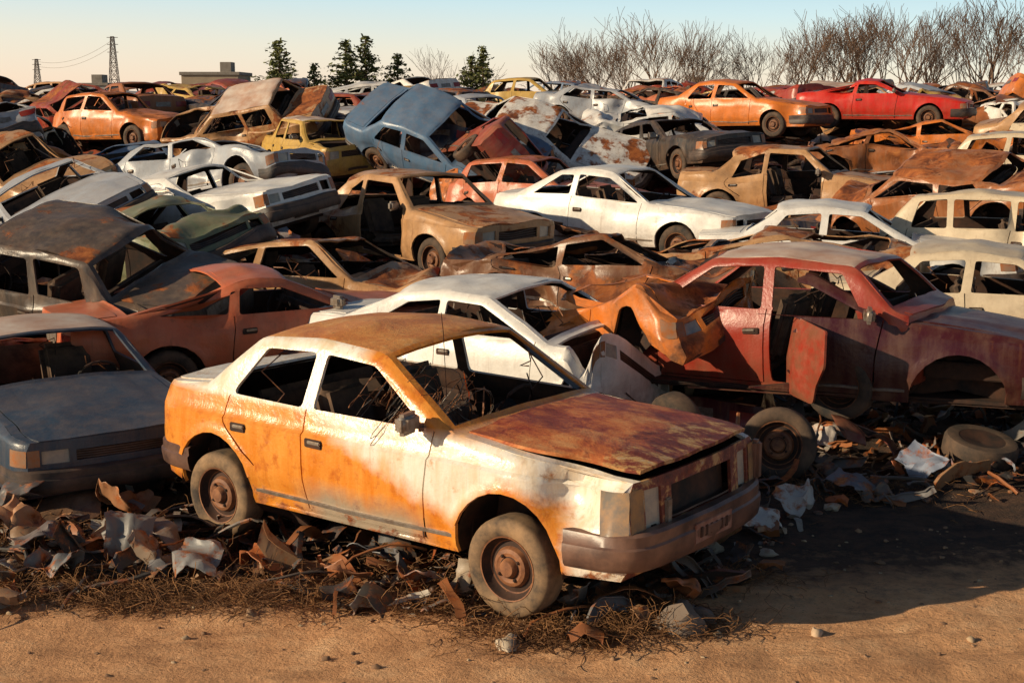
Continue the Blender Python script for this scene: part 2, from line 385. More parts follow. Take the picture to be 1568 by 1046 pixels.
    if S.bumpers and (rng.random() < .8 or S.g < .06): bumper(True, S.bz, S.bh)
    if S.bumpers and (rng.random() < .6 or S.g < .06): bumper(False, .45, .09)
    for s in (-1, 1):
        for hx, dn in ([(S.xb + .08, 'front'), (rb[0] + .40, 'rear')] if S.doors == 4 else [(S.xb + .1, 'front')]):
            if (s, dn) in S.nodoor: continue
            y = s * (float(W(hx, .77)) + .004)
            rbox(so, (hx, y, .755), (.15, .016, .06), IN, bev=.008); rbox(so, (hx + .015, y + s * .01, .765), (.11, .02, .022), TR, bev=.006)
        if not any(sd == s for sd, q in S.nodoor):
            xx, zz = np.meshgrid(np.linspace(S.xr + S.ar + .03, S.xf - S.ar - .03, 14), np.array([.335, .34, .36, .365]), indexing='ij')
            o = np.array([0, .012, .012, 0])[None]
            so.grid(np.stack([xx, s * (W(xx, zz, False) + o), zz], -1), TR, (0, s, 0))
    if S.g < .06 or rng.random() < .4:
        rbox(so, (ac[0] - .22, -(S.w0 + .07), wb + .06), (.09, .19, .13), TR, (0, 0, .2), .03, 3)
        rbox(so, (ac[0] - .20, -(S.w0 - .03), wb + .02), (.06, .08, .05), BU)
    for xc in (S.xf, S.xr):
        for s in (-1, 1):
            th = np.linspace(rad(-10), rad(190), 14); ys = np.array([s * (S.w0 - .04), s * .45])
            G1 = np.array([[(xc + (S.ar + .012) * math.cos(t), y, .31 + (S.ar + .012) * math.sin(t)) for y in ys] for t in th]); so.grid(G1, IN, (0, 0, -1))
            G2 = np.array([[(xc + q * (S.ar + .012) * math.cos(t), s * .45, .31 + q * (S.ar + .012) * math.sin(t)) for q in (0.02, 1)] for t in th]); so.grid(G2, IN, (0, s, 0))
    rbox(so, (0, 0, .24), (S.nose - S.tail - .5, 1.25, .05), IN); rbox(so, (ac[0] + .06, 0, .57), (.04, 1.42, .6), IN)
    rbox(so, (ac[0] - .13, 0, .82), (.32, 1.36, .20), IN, (0, .15, 0), .06)
    rbox(so, (ac[0] - .30, 0, .50), (.5, .22, .3), IN)
    for s in (-1, 1):
        sx = S.xb + .25
        if rng.random() < .85:
            rbox(so, (sx, s * .37, .44), (.5, .5, .16), SE, (0, -.12, 0), .06, 3); rbox(so, (sx - .33, s * .37, .76), (.15, .48, .6), SE, (0, -.3, 0), .06, 3)
    rbox(so, (rb[0] + .62, 0, .45), (.48, 1.25, .18), SE, bev=.06); rbox(so, (rb[0] + .36, 0, .72), (.15, 1.25, .46), SE, (0, -.3, 0), .06)
    rbox(so, ((rb[0] + S.tail) / 2, 0, .5), (abs(rb[0] - S.tail) * .6 + .05, 1.2, .45), IN)
    th = np.linspace(0, 2 * math.pi, 17); mt = Matrix.Translation((ac[0] - .42, .37, .86)) @ Euler((0, -1.1, 0)).to_matrix().to_4x4()
    tube(so, [tuple(mt @ Vector((.18 * math.cos(a), .18 * math.sin(a), 0))) for a in th], .013, IN, 5); tube(so, [tuple(mt @ Vector((0, 0, 0))), (ac[0] - .15, .37, .76)], .025, IN, 5)
    for i in range(9):
        rbox(so, (rng.uniform(ac[0] + .25, S.nose - .35), rng.uniform(-.4, .4), rng.uniform(.42, .56)), (rng.uniform(.15, .4), rng.uniform(.12, .4), rng.uniform(.1, .2)), rng.choice([IN, IN, RI, TR]), (rng.uniform(-.3, .3), rng.uniform(-.3, .3), rng.uniform(-1, 1)), .02)
    for s in (-1, 1): rbox(so, ((ac[0] + S.nose) / 2 + .1, s * .52, .5), (1.1, .06, .14), IN, bev=.01)
    for i in range(16 if S.g < .06 else 8):
        p = Vector((rng.uniform(-.9, .6), rng.uniform(-.6, .6), rng.uniform(.5, 1.25))); pts = []
        for k in range(7): pts.append(tuple(p)); p += Vector((rng.uniform(-.14, .14), rng.uniform(-.14, .14), rng.uniform(-.17, .1)))
        tube(so, pts, .006, RI if i % 2 else IN, 3)
    k = 0
    for xc in (S.xf, S.xr):
        for s in (-1, 1):
            if S.wheels[k]: wheel(wh, (xc, s * (S.w0 - .115), .305), s, n=40 if S.g < .06 else 24)
            k += 1
    if extra: extra(so, W)
    V1, F1, M1 = solidify(sh)
    allm = MB(); allm.add(V1, F1, M1); allm.add(so.V(), so.f, so.m); V = allm.V()
    if amp or rc or fc or dents or bc:
        off = Vector((seed * 3.1, seed * 1.7, seed * 5.3)); q = np.zeros_like(V)
        for i, v in enumerate(V):
            vv = Vector(v); n = noise.noise_vector(vv * 1.1 + off); n2 = noise.noise_vector(vv * 3.6 + off)
            q[i] = (n * amp + n2 * amp * .45)[:]
        side = 1 + rng.uniform(-.5, .5) * V[:, 1] / .8
        zz = V[:, 2]; m = zz > .82
        V[m, 2] = .82 + (zz[m] - .82) * np.clip(1 - rc * side[m] * (1 + .35 * np.sin(V[m, 0] * 2.3 + seed)), .08, 1.2)
        V[m, 1] += rc * .12 * math.sin(seed) * (zz[m] - .82) / .5
        m = V[:, 0] > .95; a = V[m, 0] - .95; V[m, 0] = .95 + a * (1 - fc); V[m, 2] += fc * .35 * np.sin(a * 5 + V[m, 1] * 2 + seed) * a
        m = V[:, 0] < -1.2; a = -1.2 - V[m, 0]; V[m, 0] = -1.2 - a * (1 - bc); V[m, 2] += bc * .3 * np.sin(a * 5 + V[m, 1] * 3 + seed) * a
        for d in range(dents):
            c = np.array([rng.uniform(-2, 2), rng.choice([-.8, .8, rng.uniform(-.6, .6)]), rng.uniform(.4, 1.3)]); rr = rng.uniform(.18, .42)
            dd = np.exp(-((V - c) ** 2).sum(1) / rr ** 2)[:, None]; V = V + (np.array([c[0] * .7, 0, .6]) - c) * dd * rng.uniform(.1, .28)
        V = V + q
    V[:, 2] += S.bl
    fin = MB(); fin.add(V, allm.f, allm.m)
    if wh.n: fin.add(wh.V(), wh.f, wh.m)
    V = fin.V(); F = fin.f; M = fin.m
    if S.cut is not None:
        cx = V[:, 0]; ks = [i for i, f in enumerate(F) if cx[list(f)].mean() > S.cut + .05 * math.sin(V[f[0], 1] * 6 + V[f[0], 2] * 8)]
        F = [F[i] for i in ks]; M = [M[i] for i in ks]
    return mesh_from(V, F, M, name, mats or MATS)

HATCH = dict(nose=1.92, tail=-1.72, cowl=(.72, .93), wtop=(.08, 1.37), rmid=1.4, rtop=(-1.22, 1.33), rbase=(-1.60, .96), tailz=.92, xf=1.18, xr=-1.14, xb=-.42)
WAGON = dict(rtop=(-1.72, 1.36), rbase=(-2.0, .97), tail=-2.12, tailz=.93, xq=-1.22, rmid=1.41)
COUPE = dict(nose=2.15, tail=-2.1, cowl=(.62, .89), wtop=(-.05, 1.22), rmid=1.25, rtop=(-.62, 1.2), rbase=(-1.62, .93), tailz=.90, doors=2, xb=-.55, belt=.915, hoodz=.68, w0=.84, lampz=(.53, .655))
BOXY = dict(cowl=(.82, .95), wtop=(.30, 1.40), rmid=1.43, rtop=(-1.08, 1.40), rbase=(-1.38, .99), tailz=.96, hoodz=.80, tumble=.25, round=.04, lampz=(.57, .74))
LOW = dict(cowl=(.80, .93), wtop=(.10, 1.28), rmid=1.31, rtop=(-.95, 1.27), rbase=(-1.5, .97), hoodz=.76, lampz=(.56, .70))
def mg(a, **k): d = dict(a); d.update(k); return d
NW = (0, 0, 0, 0)
VAR = {
 'sedan_a': ('wrecked_sedan', dict(seed=1, amp=.04, rc=.08, dents=5)),
 'sedan_b': ('wrecked_sedan', dict(seed=2, amp=.07, rc=.25, fc=.2, dents=7, hood=False, wheels=(1, 0, 1, 1))),
 'sedan_c': ('wrecked_sedan', mg(LOW, seed=21, amp=.10, rc=.25, fc=.3, bc=.2, dents=9, nodoor=[(-1, 'front'), (1, 'rear')], wheels=NW, trunk=False)),
 'boxy_a': ('wrecked_sedan', mg(BOXY, seed=3, amp=.045, rc=.05, dents=5, nodoor=[(-1, 'front')])),
 'boxy_b': ('wrecked_sedan', mg(BOXY, seed=4, amp=.09, rc=.45, fc=.3, dents=8, wheels=NW)),
 'boxy_c': ('wrecked_sedan', mg(BOXY, seed=14, amp=.06, rc=.15, fc=.15, dents=7, hood=False, roofmat=PL, wheels=(0, 0, 1, 1))),
 'hatch_a': ('wrecked_hatchback', mg(HATCH, seed=5, amp=.04, rc=.08, dents=5)),
 'hatch_b': ('wrecked_hatchback', mg(HATCH, seed=6, amp=.11, rc=.35, fc=.35, dents=8, wheels=(0, 1, 1, 0))),
 'wagon_a': ('wrecked_station_wagon', mg(WAGON, seed=7, amp=.05, rc=.1, dents=6)),
 'wagon_b': ('wrecked_station_wagon', mg(WAGON, seed=22, amp=.11, rc=.4, fc=.3, dents=9, hood=False, wheels=NW)),
 'coupe_a': ('wrecked_coupe', mg(COUPE, seed=8, amp=.03, rc=.03, dents=4, hoodmat=PA, roofmat=PA)),
 'coupe_b': ('wrecked_coupe', mg(COUPE, seed=9, amp=.09, rc=.3, fc=.25, bc=.2, dents=8, hood=False, wheels=NW)),
 'twodoor': ('white_two_door_sedan', mg(BASE, seed=23, amp=.03, rc=.03, dents=4, doors=2, xb=-.52, rmid=1.36, wtop=(.08, 1.33), rtop=(-.9, 1.31), rbase=(-1.6, .97), hoodmat=PA, roofmat=PA)),
 'flat_a': ('crushed_car', dict(seed=10, amp=.13, rc=.75, fc=.35, bc=.3, dents=9, wheels=NW)),
 'flat_b': ('crushed_car', mg(HATCH, seed=11, amp=.16, rc=.6, fc=.45, bc=.2, dents=9, wheels=NW, trunk=False)),
 'half': ('wrecked_car_front_end', mg(LOW, seed=12, amp=.03, dents=3, cut=.0, wheels=(0, 0, 0, 0), hoodmat=PA, roofmat=PA)),
 'mangled': ('mangled_car_front_end', dict(seed=13, amp=.10, fc=.40, rc=.5, dents=12, cut=.1, wheels=NW, bumpers=False)),
 'low': ('blue_grey_sedan', mg(LOW, seed=15, amp=.02, dents=1, hoodmat=PA, roofmat=PL)),
 'whitewreck': ('white_roofed_sedan', mg(LOW, seed=16, amp=.03, rc=.02, fc=.7, dents=3, hood=False, roofmat=PA, wheels=NW, bumpers=False)),
 'redwreck': ('red_hatchback', mg(HATCH, seed=17, amp=.03, rc=.02, fc=.35, dents=2, hood=False, roofmat=PL, nodoor=[(1, 'rear')], wheels=(0, 1, 0, 1), xb=-.46, bumpers=False)),
}
MESH = {k: build_car(k, **a) for k, (n, a) in VAR.items()}

COL = dict(rust=(.36, .115, .034), orange=(.68, .18, .022), tan=(.50, .27, .12), cream=(.66, .54, .38), white=(.82, .79, .74), silver=(.40, .42, .45), blue=(.09, .17, .28),
           navy=(.018, .03, .06), red=(.60, .02, .012), maroon=(.08, .010, .018), salmon=(.58, .14, .06), yellow=(.58, .36, .08), green=(.16, .19, .11), dark=(.03, .028, .028), brown=(.17, .07, .033), brick=(.32, .033, .018))
def put(kind, x, y, z, yaw, col, rust=.35, roll=0, pitch=0, sc=(1, 1, 1), name=None):
    o = bpy.data.objects.new(name or VAR[kind][0], MESH[kind]); scene.collection.objects.link(o)
    o.location = (x, y, z); o.rotation_euler = (rad(roll), rad(pitch), rad(yaw)); o.scale = sc
    c = COL[col] if isinstance(col, str) else col
    o.color = (*c, rust); return o

# ------------------------------------------------------------ hero sedan
def hero_mats():
    def rel(g):
        o = g.node('ShaderNodeTexCoord').outputs['Object']; return o, g.sep(o)
    g = G('orange_and_cream_peeling_paint'); o, (x, y, z) = rel(g)
    n = g.noise(o, 1.7, 8, .65, .3); nf = g.noise(o, 9, 7, .7); st = g.noise(g.scale(o, (4, 4, .8)), 2.2, 6, .65); fs = g.noise(g.scale(o, (16, 16, .8)), 1.5, 4, .6)
    orange = g.mix(g.mask(st, .35, .7), (.66, .20, .018), (.78, .33, .06))
    orange = g.mix(g.mask(nf, .52, .72), orange, (.46, .11, .018))
    cream = g.mix(g.mask(st, .42, .70), (.80, .74, .65), (.68, .52, .33))
    cream = g.mix(g.mask(nf, .58, .74), cream, (.52, .28, .12))
    t = g.math('ADD', g.math('MULTIPLY', g.math('SUBTRACT', x, .30), .85), g.math('MULTIPLY', g.math('SUBTRACT', z, .76), 2.2))
    t = g.math('ADD', t, g.math('MULTIPLY', g.math('SUBTRACT', n, .5), 1.3))
    m1 = g.mask(t, -.10, .24)
    dx = g.math('SUBTRACT', x, 1.27); dz = g.math('SUBTRACT', z, .38); rr = g.math('SQRT', g.math('ADD', g.math('MULTIPLY', dx, dx), g.math('MULTIPLY', dz, dz)))
    m1 = g.math('MULTIPLY', m1, g.mask(g.math('ADD', rr, g.math('MULTIPLY', n, .35)), .56, .64))
    m1 = g.math('MULTIPLY', m1, g.mask(z, 1.06, 1.0))
    m2 = g.math('MULTIPLY', g.math('MULTIPLY', g.mask(z, 1.0, 1.04), g.mask(x, .1, -.05)), g.mask(n, .2, .38))
    m = g.math('MAXIMUM', m1, m2); col = g.mix(m, orange, cream)
    lowd = g.math('MULTIPLY', g.mask(g.math('ADD', z, g.math('MULTIPLY', n, .3)), .76, .6), g.mask(x, -.5, -.2))
    lowd = g.math('MULTIPLY', lowd, g.mask(x, .75, .5)); col = g.mix(g.math('MULTIPLY', lowd, .85), col, (.32, .31, .25))
    col = g.mix(g.math('MULTIPLY', g.mask(fs, .58, .7), .25), col, (.36, .12, .03))
    rc = g.ramp(g.noise(o, 4, 8, .75), RUST)
    rv = g.math('ADD', g.math('ADD', g.noise(o, 2.6, 9, .72, .5), g.math('MULTIPLY', nf, .35)), g.math('MULTIPLY', g.mask(z, .58, .32), .17))
    rm = g.mask(rv, .83, .91); col = g.mix(rm, col, rc)
    g.bump(g.math('ADD', g.noise(o, 40, 4), g.math('ADD', g.math('MULTIPLY', rm, 1.5), g.math('MULTIPLY', g.noise(o, 2.6, 3), 5))), .4, .008); a = g.out(col, g.math('MULTIPLY_ADD', rm, .45, .25))
    g = G('rusted_hood_and_roof'); o, (x, y, z) = rel(g)
    n = g.noise(o, 2.4, 9, .72, .9); s2 = g.noise(g.scale(o, (1.2, 2.2, 2)), 3.0, 8, .78, .3); nf = g.noise(o, 22, 6, .7)
    hv_ = g.math('SUBTRACT', g.math('MULTIPLY_ADD', s2, .5, g.math('MULTIPLY', n, .5)), g.math('MULTIPLY', g.mask(y, -.3, .7), .05))
    hood = g.ramp(hv_, [(.3, (.08, .016, .012)), (.43, (.27, .048, .024)), (.51, (.52, .15, .042)), (.60, (.66, .30, .11)), (.75, (.42, .34, .26))])
    fr = g.mask(g.math('ADD', x, g.math('MULTIPLY', g.math('SUBTRACT', n, .5), 1.2)), 1.70, 1.84)
    hood = g.mix(fr, hood, g.ramp(s2, [(.35, (.06, .016, .014)), (.5, (.20, .04, .022)), (.58, (.52, .30, .11)), (.68, (.32, .31, .27))]))
    roof = g.ramp(g.math('MULTIPLY_ADD', nf, .3, g.math('MULTIPLY', n, .7)), [(.3, (.30, .09, .028)), (.47, (.60, .21, .048)), (.58, (.72, .33, .09)), (.72, (.68, .48, .27))])
    col = g.mix(g.mask(z, 1.2, 1.25), hood, roof); col = g.mix(g.mask(nf, .60, .74), col, (.10, .03, .018))
    g.bump(g.math('ADD', nf, g.math('MULTIPLY', n, 2)), .6, .01); b = g.out(col, .52)
    m = list(MATS); m[0] = a; m[1] = b
    m[RU] = simple('dusty_old_tyre', (.05, .037, .028), (.34, .21, .11), 5, .85)
    m[BU] = simple('brown_grey_bumper', (.06, .035, .03), (.24, .13, .09), 3, .38)
    m[AM] = simple('smoky_corner_lamp', (.14, .12, .10), (.45, .24, .09), 5, .15, .1)
    m[RD] = simple('oxidised_plate', (.20, .07, .05), (.34, .20, .15), 12, .5)
    return m
def hero_extra(so, W):
    rng = random.Random(5)
    for i in range(30):
        p = Vector((rng.uniform(-.1, .5), rng.uniform(-.65, -.1), rng.uniform(.95, 1.15))); pts = []
        a = rng.uniform(0, 6); r = rng.uniform(.08, .22)
        for k in range(12):
            t = a + k * .5; pts.append(tuple(p + Vector((r * math.cos(t) * .6, r * math.sin(t), r * .7 * math.sin(t * 1.3) - .012 * k))))
        tube(so, pts, .0032, RI if i % 3 else TR, 3)
    tube(so, [(.5, -.45, 1.08), (.46, -.43, 1.5), (.44, -.42, 1.62)], .003, IN, 3)
    for i in range(16):
        rbox(so, (rng.uniform(-.9, .5), rng.uniform(-.6, .6), rng.uniform(.5, .95)), (rng.uniform(.1, .4), rng.uniform(.08, .3), rng.uniform(.02, .12)), rng.choice([IN, IN, SE, RI]), (rng.uniform(-.8, .8), rng.uniform(-.8, .8), rng.uniform(-2, 2)), .015)
    rbox(so, (2.165, .0, .45), (.012, .44, .12), RD, bev=.004)
    for i in range(6): rbox(so, (2.173, -.15 + i * .06, .45), (.008, .032, .065), IN, bev=.003)
    rbox(so, (2.07, -.40, .62), (.05, .06, .17), TR, bev=.01)
    rbox(so, (2.05, .74, .68), (.07, .07, .26), BU, bev=.02)
me = build_car('orange_sedan_mesh', seed=0, g=.05, lift=.05, hoodmat=PB, roofmat=PB, facemat=PB, amp=.014, dents=2, mats=hero_mats(), extra=hero_extra, w0=.865, bl=.075, shatter=True,
               nose=2.03, tail=-1.86, hoodz=.84, cowl=(.82, .955), wtop=(.17, 1.36), rtop=(-.93, 1.345), rbase=(-1.38, .99), tailz=.94, xb=-.34, lampz=(.54, .80), bz=.45, bh=.115, ar=.375, belt=.96)
hero = bpy.data.objects.new('rusty_orange_sedan', me); scene.collection.objects.link(hero)
hero.location = (-.54, 9.08, 0); hero.rotation_euler = (0, 0, rad(-37)); hero.color = (.66, .235, .03, .3)

# ------------------------------------------------------------ placed cars
placed = []
def P(kind, x, y, z, yaw, col, rust=.35, roll=0, pitch=0, sc=(1, 1, 1), name=None):
    placed.append((x, y)); return put(kind, x, y, z, yaw, col, rust, roll, pitch, sc, name)
P('low', -4.05, 11.6, -.06, -56, (.03, .055, .09), -.15, sc=(1, 1, .85))
P('whitewreck', .05, 12.75, .0, -33, 'white', -.15)
P('coupe_a', -2.5, 13.9, .08, 28, 'salmon', .12, name='salmon_coupe')
P('boxy_a', -4.9, 14.8, .42, 158, (.06, .052, .048), .15, roll=-17, pitch=-5)
P('redwreck', 2.26, 12.75, .24, 147, 'brick', .0, pitch=2)
P('half', 2.72, 12.35, .24, -20, (.045, .004, .010), -.3, sc=(1.05, 1.05, 1))
P('mangled', .95, 13.3, .3, -50, 'orange', .35, pitch=-12, sc=(1, 1, .9))
P('sedan_a', 5.5, 15.0, .05, -22, 'cream', .05)
P('flat_a', 1.1, 15.9, .35, -15, 'brown', .4)
P('boxy_b', -2.3, 16.4, .12, -22, 'tan', .35)
P('hatch_b', -4.3, 17.4, .5, -50, 'green', .2, roll=12, pitch=-14)
P('boxy_a', -1.35, 19.8, .57, -48, 'tan', .28)
P('twodoor', 1.8, 21, .62, -36, 'white', -.15)
P('hatch_a', .55, 24.6, .62, -30, 'salmon', .25)
P('sedan_a', -4.4, 20.2, .7, -38, 'white', -.05, pitch=-12, roll=8)
P('sedan_b', -5.0, 23.2, 1.15, -28, 'silver', .0, pitch=-8, roll=-6)
P('coupe_a', -6.4, 20.0, .8, -55, 'silver', .0, roll=24, pitch=-6)
P('hatch_a', -8.4, 24.2, 1.0, -40, 'tan', .25, roll=22)
P('coupe_b', -7.5, 27.5, 1.0, -70, 'blue', .1, roll=10)
P('boxy_c', -4.0, 29.5, 1.25, -62, 'yellow', .12)
P('hatch_a', -9.6, 34, 1.8, -30, 'orange', .25)
P('sedan_b', -11.2, 36.5, 2.1, -50, 'brick', .3, roll=30)
P('hatch_a', -2.6, 40, 2.0, -20, 'yellow', .1)
P('sedan_a', -.8, 37.5, 1.75, -65, 'silver', .0)
P('hatch_a', .7, 44, 2.3, -20, 'yellow', .15)
P('sedan_b', 2.7, 39, 2.1, -20, 'silver', .05, pitch=5)
P('sedan_a', 5.8, 35, 2.1, -38, 'orange', -.02, name='orange_sedan')
P('coupe_a', 9.6, 36, 2.25, -25, 'red', -.3, name='red_coupe')
P('flat_a', 9.6, 31.5, 1.4, -10, 'orange', .3)
P('boxy_a', 5.2, 25.2, .75, -25, 'tan', .3)
P('flat_b', 7.8, 28.5, 1.2, -15, 'rust', .4)
P('hatch_a', 10.2, 27, 1.0, -25, 'cream', .1)
P('sedan_a', 4.7, 18.7, .25, -15, 'white', .0)
P('wagon_a', 7.4, 18.9, .35, -28, 'cream', .0)
P('coupe_b', 3.1, 17.0, .3, 160, 'tan', .4)
P('flat_b', -6.9, 17.5, .3, 20, 'navy', .2)
P('coupe_a', -7.5, 14.5, .1, -40, 'rust', .2)
P('hatch_a', 7.9, 12.4, .0, -30, 'silver', .2)

# ------------------------------------------------------------ detached panels
def panel(name, outl, holes, seed, amp, curve, mats=MATS):
    P_, T = cdt(outl, holes, [], [], .07); sh = MB()
    c = P_.mean(0); X = P_[:, 0] - c[0]; Z = P_[:, 1] - c[1]
    sh.add(np.stack([X, Z, curve * (X ** 2 * .4 + Z ** 2)], 1), T, PA); V, F, M = solidify(sh, .018)
    off = Vector((seed * 7.7, seed, 0)); V = np.array([(Vector(v) + noise.noise_vector(Vector(v) * 1.6 + off) * amp + noise.noise_vector(Vector(v) * 5 + off) * amp * .3)[:] for v in V])
    return mesh_from(V, F, M, name, mats)
door = [(.5, .28), (.62, .62), (.62, .93), (.12, 1.30), (-.35, 1.33), (-.37, .28)]
dwin = [(.50, .95), (.10, 1.25), (-.28, 1.27), (-.30, .95)]
fen = [(2.05, .45), (2.08, .74), (1.5, .84), (.75, .92), (.62, .6), (.62, .28)] + [(1.27 + .37 * math.cos(a), .31 + .37 * math.sin(a)) for a in np.linspace(math.pi * 1.03, .2, 12)]
hoodp = round_poly([(-.6, -.68), (.6, -.62), (.66, 0), (.6, .62), (-.6, .68)], .1)
PAN = []
for s in (1, 2, 3):
    PAN += [('detached_car_door', panel('door', round_poly(door, .05), [round_poly(dwin, .04)], s, .12, -.3)), ('torn_fender', panel('fender', fen, [], s + 5, .2, -.5)), ('detached_car_hood', panel('hood', hoodp, [], s + 9, .25, -.15))]
PAN.append(('open_rear_car_door', panel('rear_door', round_poly([(0, .27), (0, .94), (.80, .94), (.80, .62), (.62, .42), (.56, .27)], .04), [], 4, .05, -.35)))
def putpan(k, loc, rot, col, rust, s=1):
    n, m = PAN[k]; o = bpy.data.objects.new(n, m); scene.collection.objects.link(o); o.location = loc; o.rotation_euler = tuple(rad(a) for a in rot); o.scale = (s, s, s)
    c = COL[col] if isinstance(col, str) else col; o.color = (*c, rust)
putpan(9, (2.44, 11.36, .82), (88, 0, -82), 'brick', .1, 1)
putpan(4, (3.05, 11.15, .22), (20, 30, 20), (.12, .012, .012), .1, .6)
putpan(1, (-2.25, 9.0, .16), (16, 10, 70), (.16, .15, .14), .15, .6)
putpan(4, (-1.75, 9.2, .2), (50, 5, 150), (.24, .18, .14), .35, .55)
putpan(3, (-3.3, 9.6, .12), (10, -6, 30), 'dark', .35, .6)
putpan(7, (-.55, 11.6, .3), (70, 10, 60), 'dark', .3, .7)
mw = MB(); wheel(mw, (0, 0, 0), 1, n=32); WM = mesh_from(mw.V(), mw.f, mw.m, 'loose_wheel', MATS)
for loc, rot in [((2.15, 10.75, .26), (10, 0, 165)), ((-1.15, 10.9, .15), (70, 10, 0)), ((-3.0, 10.3, .12), (80, 20, 0)), ((3.9, 11.1, .14), (-78, 0, 30)), ((1.4, 11.3, .27), (12, 0, -60))]:
    o = bpy.data.objects.new('loose_wheel', WM); scene.collection.objects.link(o); o.location = loc; o.rotation_euler = tuple(rad(a) for a in rot)

# ------------------------------------------------------------ ground
def gh(x, y):
    b = min(max(0, (y - 16) * .075), 1.75); f = 1 - min(1, max(0, (y - 60) / 12)); e = 1 - min(1, max(0, (abs(x) - (.5 * max(y, 0) + 10)) / 8))
    h = b * f * e
    n = noise.noise(Vector((x * .35, y * .35, 0))) * .25 * min(1, max(0, (y - 14) / 6)) * f * e
    s = 0
    if y < 20 and abs(x) < 12:
        s = noise.noise(Vector((x * 1.3, y * 1.3, 3))) * .035 + noise.noise(Vector((x * 4.5, y * 4.5, 7))) * .018
        for c in (6.35, 5.0):
            d = y - (c + .12 * x + .15 * math.sin(x * .7)); s -= .03 * math.exp(-(d / .12) ** 2) - .015 * math.exp(-((abs(d) - .2) / .07) ** 2)
    return h + n + s - .01
def axis(a, b, step, far, k=1.35):
    l = list(np.arange(a, b, step)); s = step; c = b
    while c < far: l.append(c); s *= k; c += s
    l.append(far); s = step; c = a - step; pre = []
    while c > -far: pre.append(c); s *= k; c -= s
    pre.append(-far); return pre[::-1] + l
xs = axis(-8, 8, .07, 2500); ys = axis(4, 13, .07, 2500)
V = [(x, y, gh(x, y)) for y in ys for x in xs]; nx = len(xs)
F = [(j * nx + i, j * nx + i + 1, (j + 1) * nx + i + 1, (j + 1) * nx + i) for j in range(len(ys) - 1) for i in range(nx - 1)]
g = G('sandy_dirt'); o = g.node('ShaderNodeTexCoord').outputs['Object']; gx, gy, gz = g.sep(o)
n1 = g.noise(o, .7, 9, .65); n2 = g.noise(o, 5, 8, .7); n3 = g.noise(o, 45, 5, .7); n4 = g.noise(g.scale(o, (1, 3, 1)), 1.6, 6, .6, .8); n5 = g.noise(o, 16, 6, .75)
sand = g.ramp(g.math('MULTIPLY_ADD', n2, .5, g.math('MULTIPLY', n1, .5)), [(.32, (.40, .18, .075)), (.5, (.76, .40, .19)), (.66, (.88, .55, .30))])
sand = g.mix(g.mask(n3, .56, .72), sand, (.26, .13, .06)); sand = g.mix(g.math('MULTIPLY', g.mask(n4, .50, .66), .45), sand, (.34, .16, .07)); sand = g.mix(g.math('MULTIPLY', g.mask(n5, .58, .70), .45), sand, (.20, .10, .05))
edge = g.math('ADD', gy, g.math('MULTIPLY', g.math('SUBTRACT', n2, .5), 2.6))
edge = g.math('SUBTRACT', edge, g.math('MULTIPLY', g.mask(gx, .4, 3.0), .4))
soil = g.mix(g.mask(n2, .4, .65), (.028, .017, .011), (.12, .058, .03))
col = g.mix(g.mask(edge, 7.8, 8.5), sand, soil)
far = g.mask(gy, 66, 75); col = g.mix(far, col, (.22, .15, .09))
g.bump(g.math('ADD', g.math('MULTIPLY', n2, 1.6), g.math('ADD', g.math('MULTIPLY', n3, .6), n5)), 1.0, .03)
me = mesh_from(np.array(V), F, [0] * len(F), 'ground', [g.out(col, .95)], None)
scene.collection.objects.link(bpy.data.objects.new('ground', me))

# ------------------------------------------------------------ heap fill
kinds = ['sedan_a', 'sedan_b', 'sedan_c', 'boxy_a', 'boxy_b', 'boxy_c', 'hatch_a', 'hatch_b', 'wagon_a', 'wagon_b', 'coupe_a', 'coupe_b', 'flat_a', 'flat_b', 'twodoor', 'sedan_a', 'hatch_a']
cols = ['rust', 'rust', 'rust', 'orange', 'orange', 'tan', 'tan', 'cream', 'cream', 'white', 'white', 'white', 'silver', 'silver', 'blue', 'navy', 'dark', 'dark', 'dark', 'brown', 'maroon', 'salmon', 'yellow', 'green', 'brick', 'navy', 'brick']
def zb(y): return min(max(0, (y - 12.5) * .075), 2.2)
def clear(xx, yy, w=2.4, fr=0.0):
    for px, py in placed:
        if abs(px - xx) < w and abs(py - yy) < 1.7: return False
        if py > 17 and abs(px * yy / py - xx) < 2.2 + fr * .1 and py - (4.2 if py > 24 else 2.6) - fr < yy < py: return False
    return True
def nm(k): return 'wrecked_two_door_sedan' if k == 'twodoor' else None
y = 15.0
while y < 60:
    hw = .42 * y + 4; x = -hw + R.uniform(0, 2)
    while x < hw:
        xx = x + R.uniform(-.5, .5); yy = y + R.uniform(-.7, .7)
        if clear(xx, yy):
            k = R.choice(kinds); yaw = R.choice([-35, -35, 145, R.uniform(0, 360)]) + R.gauss(0, 25)
            hv = R.random() < .28 and yy < 36; far = max(0, yy - 38) * .03
            put(k, xx, yy, zb(yy) + R.uniform(-.2, .2) + (.15 if hv else 0) - far * .6, yaw, R.choice(cols), R.uniform(-.05, .42), R.gauss(0, 9) + (R.choice([-35, 30, 45]) if hv else 0), R.gauss(0, 9), name=nm(k))
        x += R.uniform(2.4, 3.1)
    y += 2.3
y = 14.5
while y < 46:
    hw = .42 * y + 3; x = -hw + R.uniform(0, 2)
    while x < hw:
        put(R.choice(['flat_a', 'flat_b', 'boxy_b', 'coupe_b']), x, y + R.uniform(-.6, .6), max(-.15, zb(y) - .72 + R.uniform(-.1, .1)), R.uniform(0, 360), R.choice(['rust', 'brown', 'dark', 'navy', 'tan', 'brick', 'maroon', 'silver', 'dark']), R.uniform(.1, .5), R.gauss(0, 6), R.gauss(0, 5), (1, 1, .8))
        x += R.uniform(2.8, 3.6)
    y += 2.7
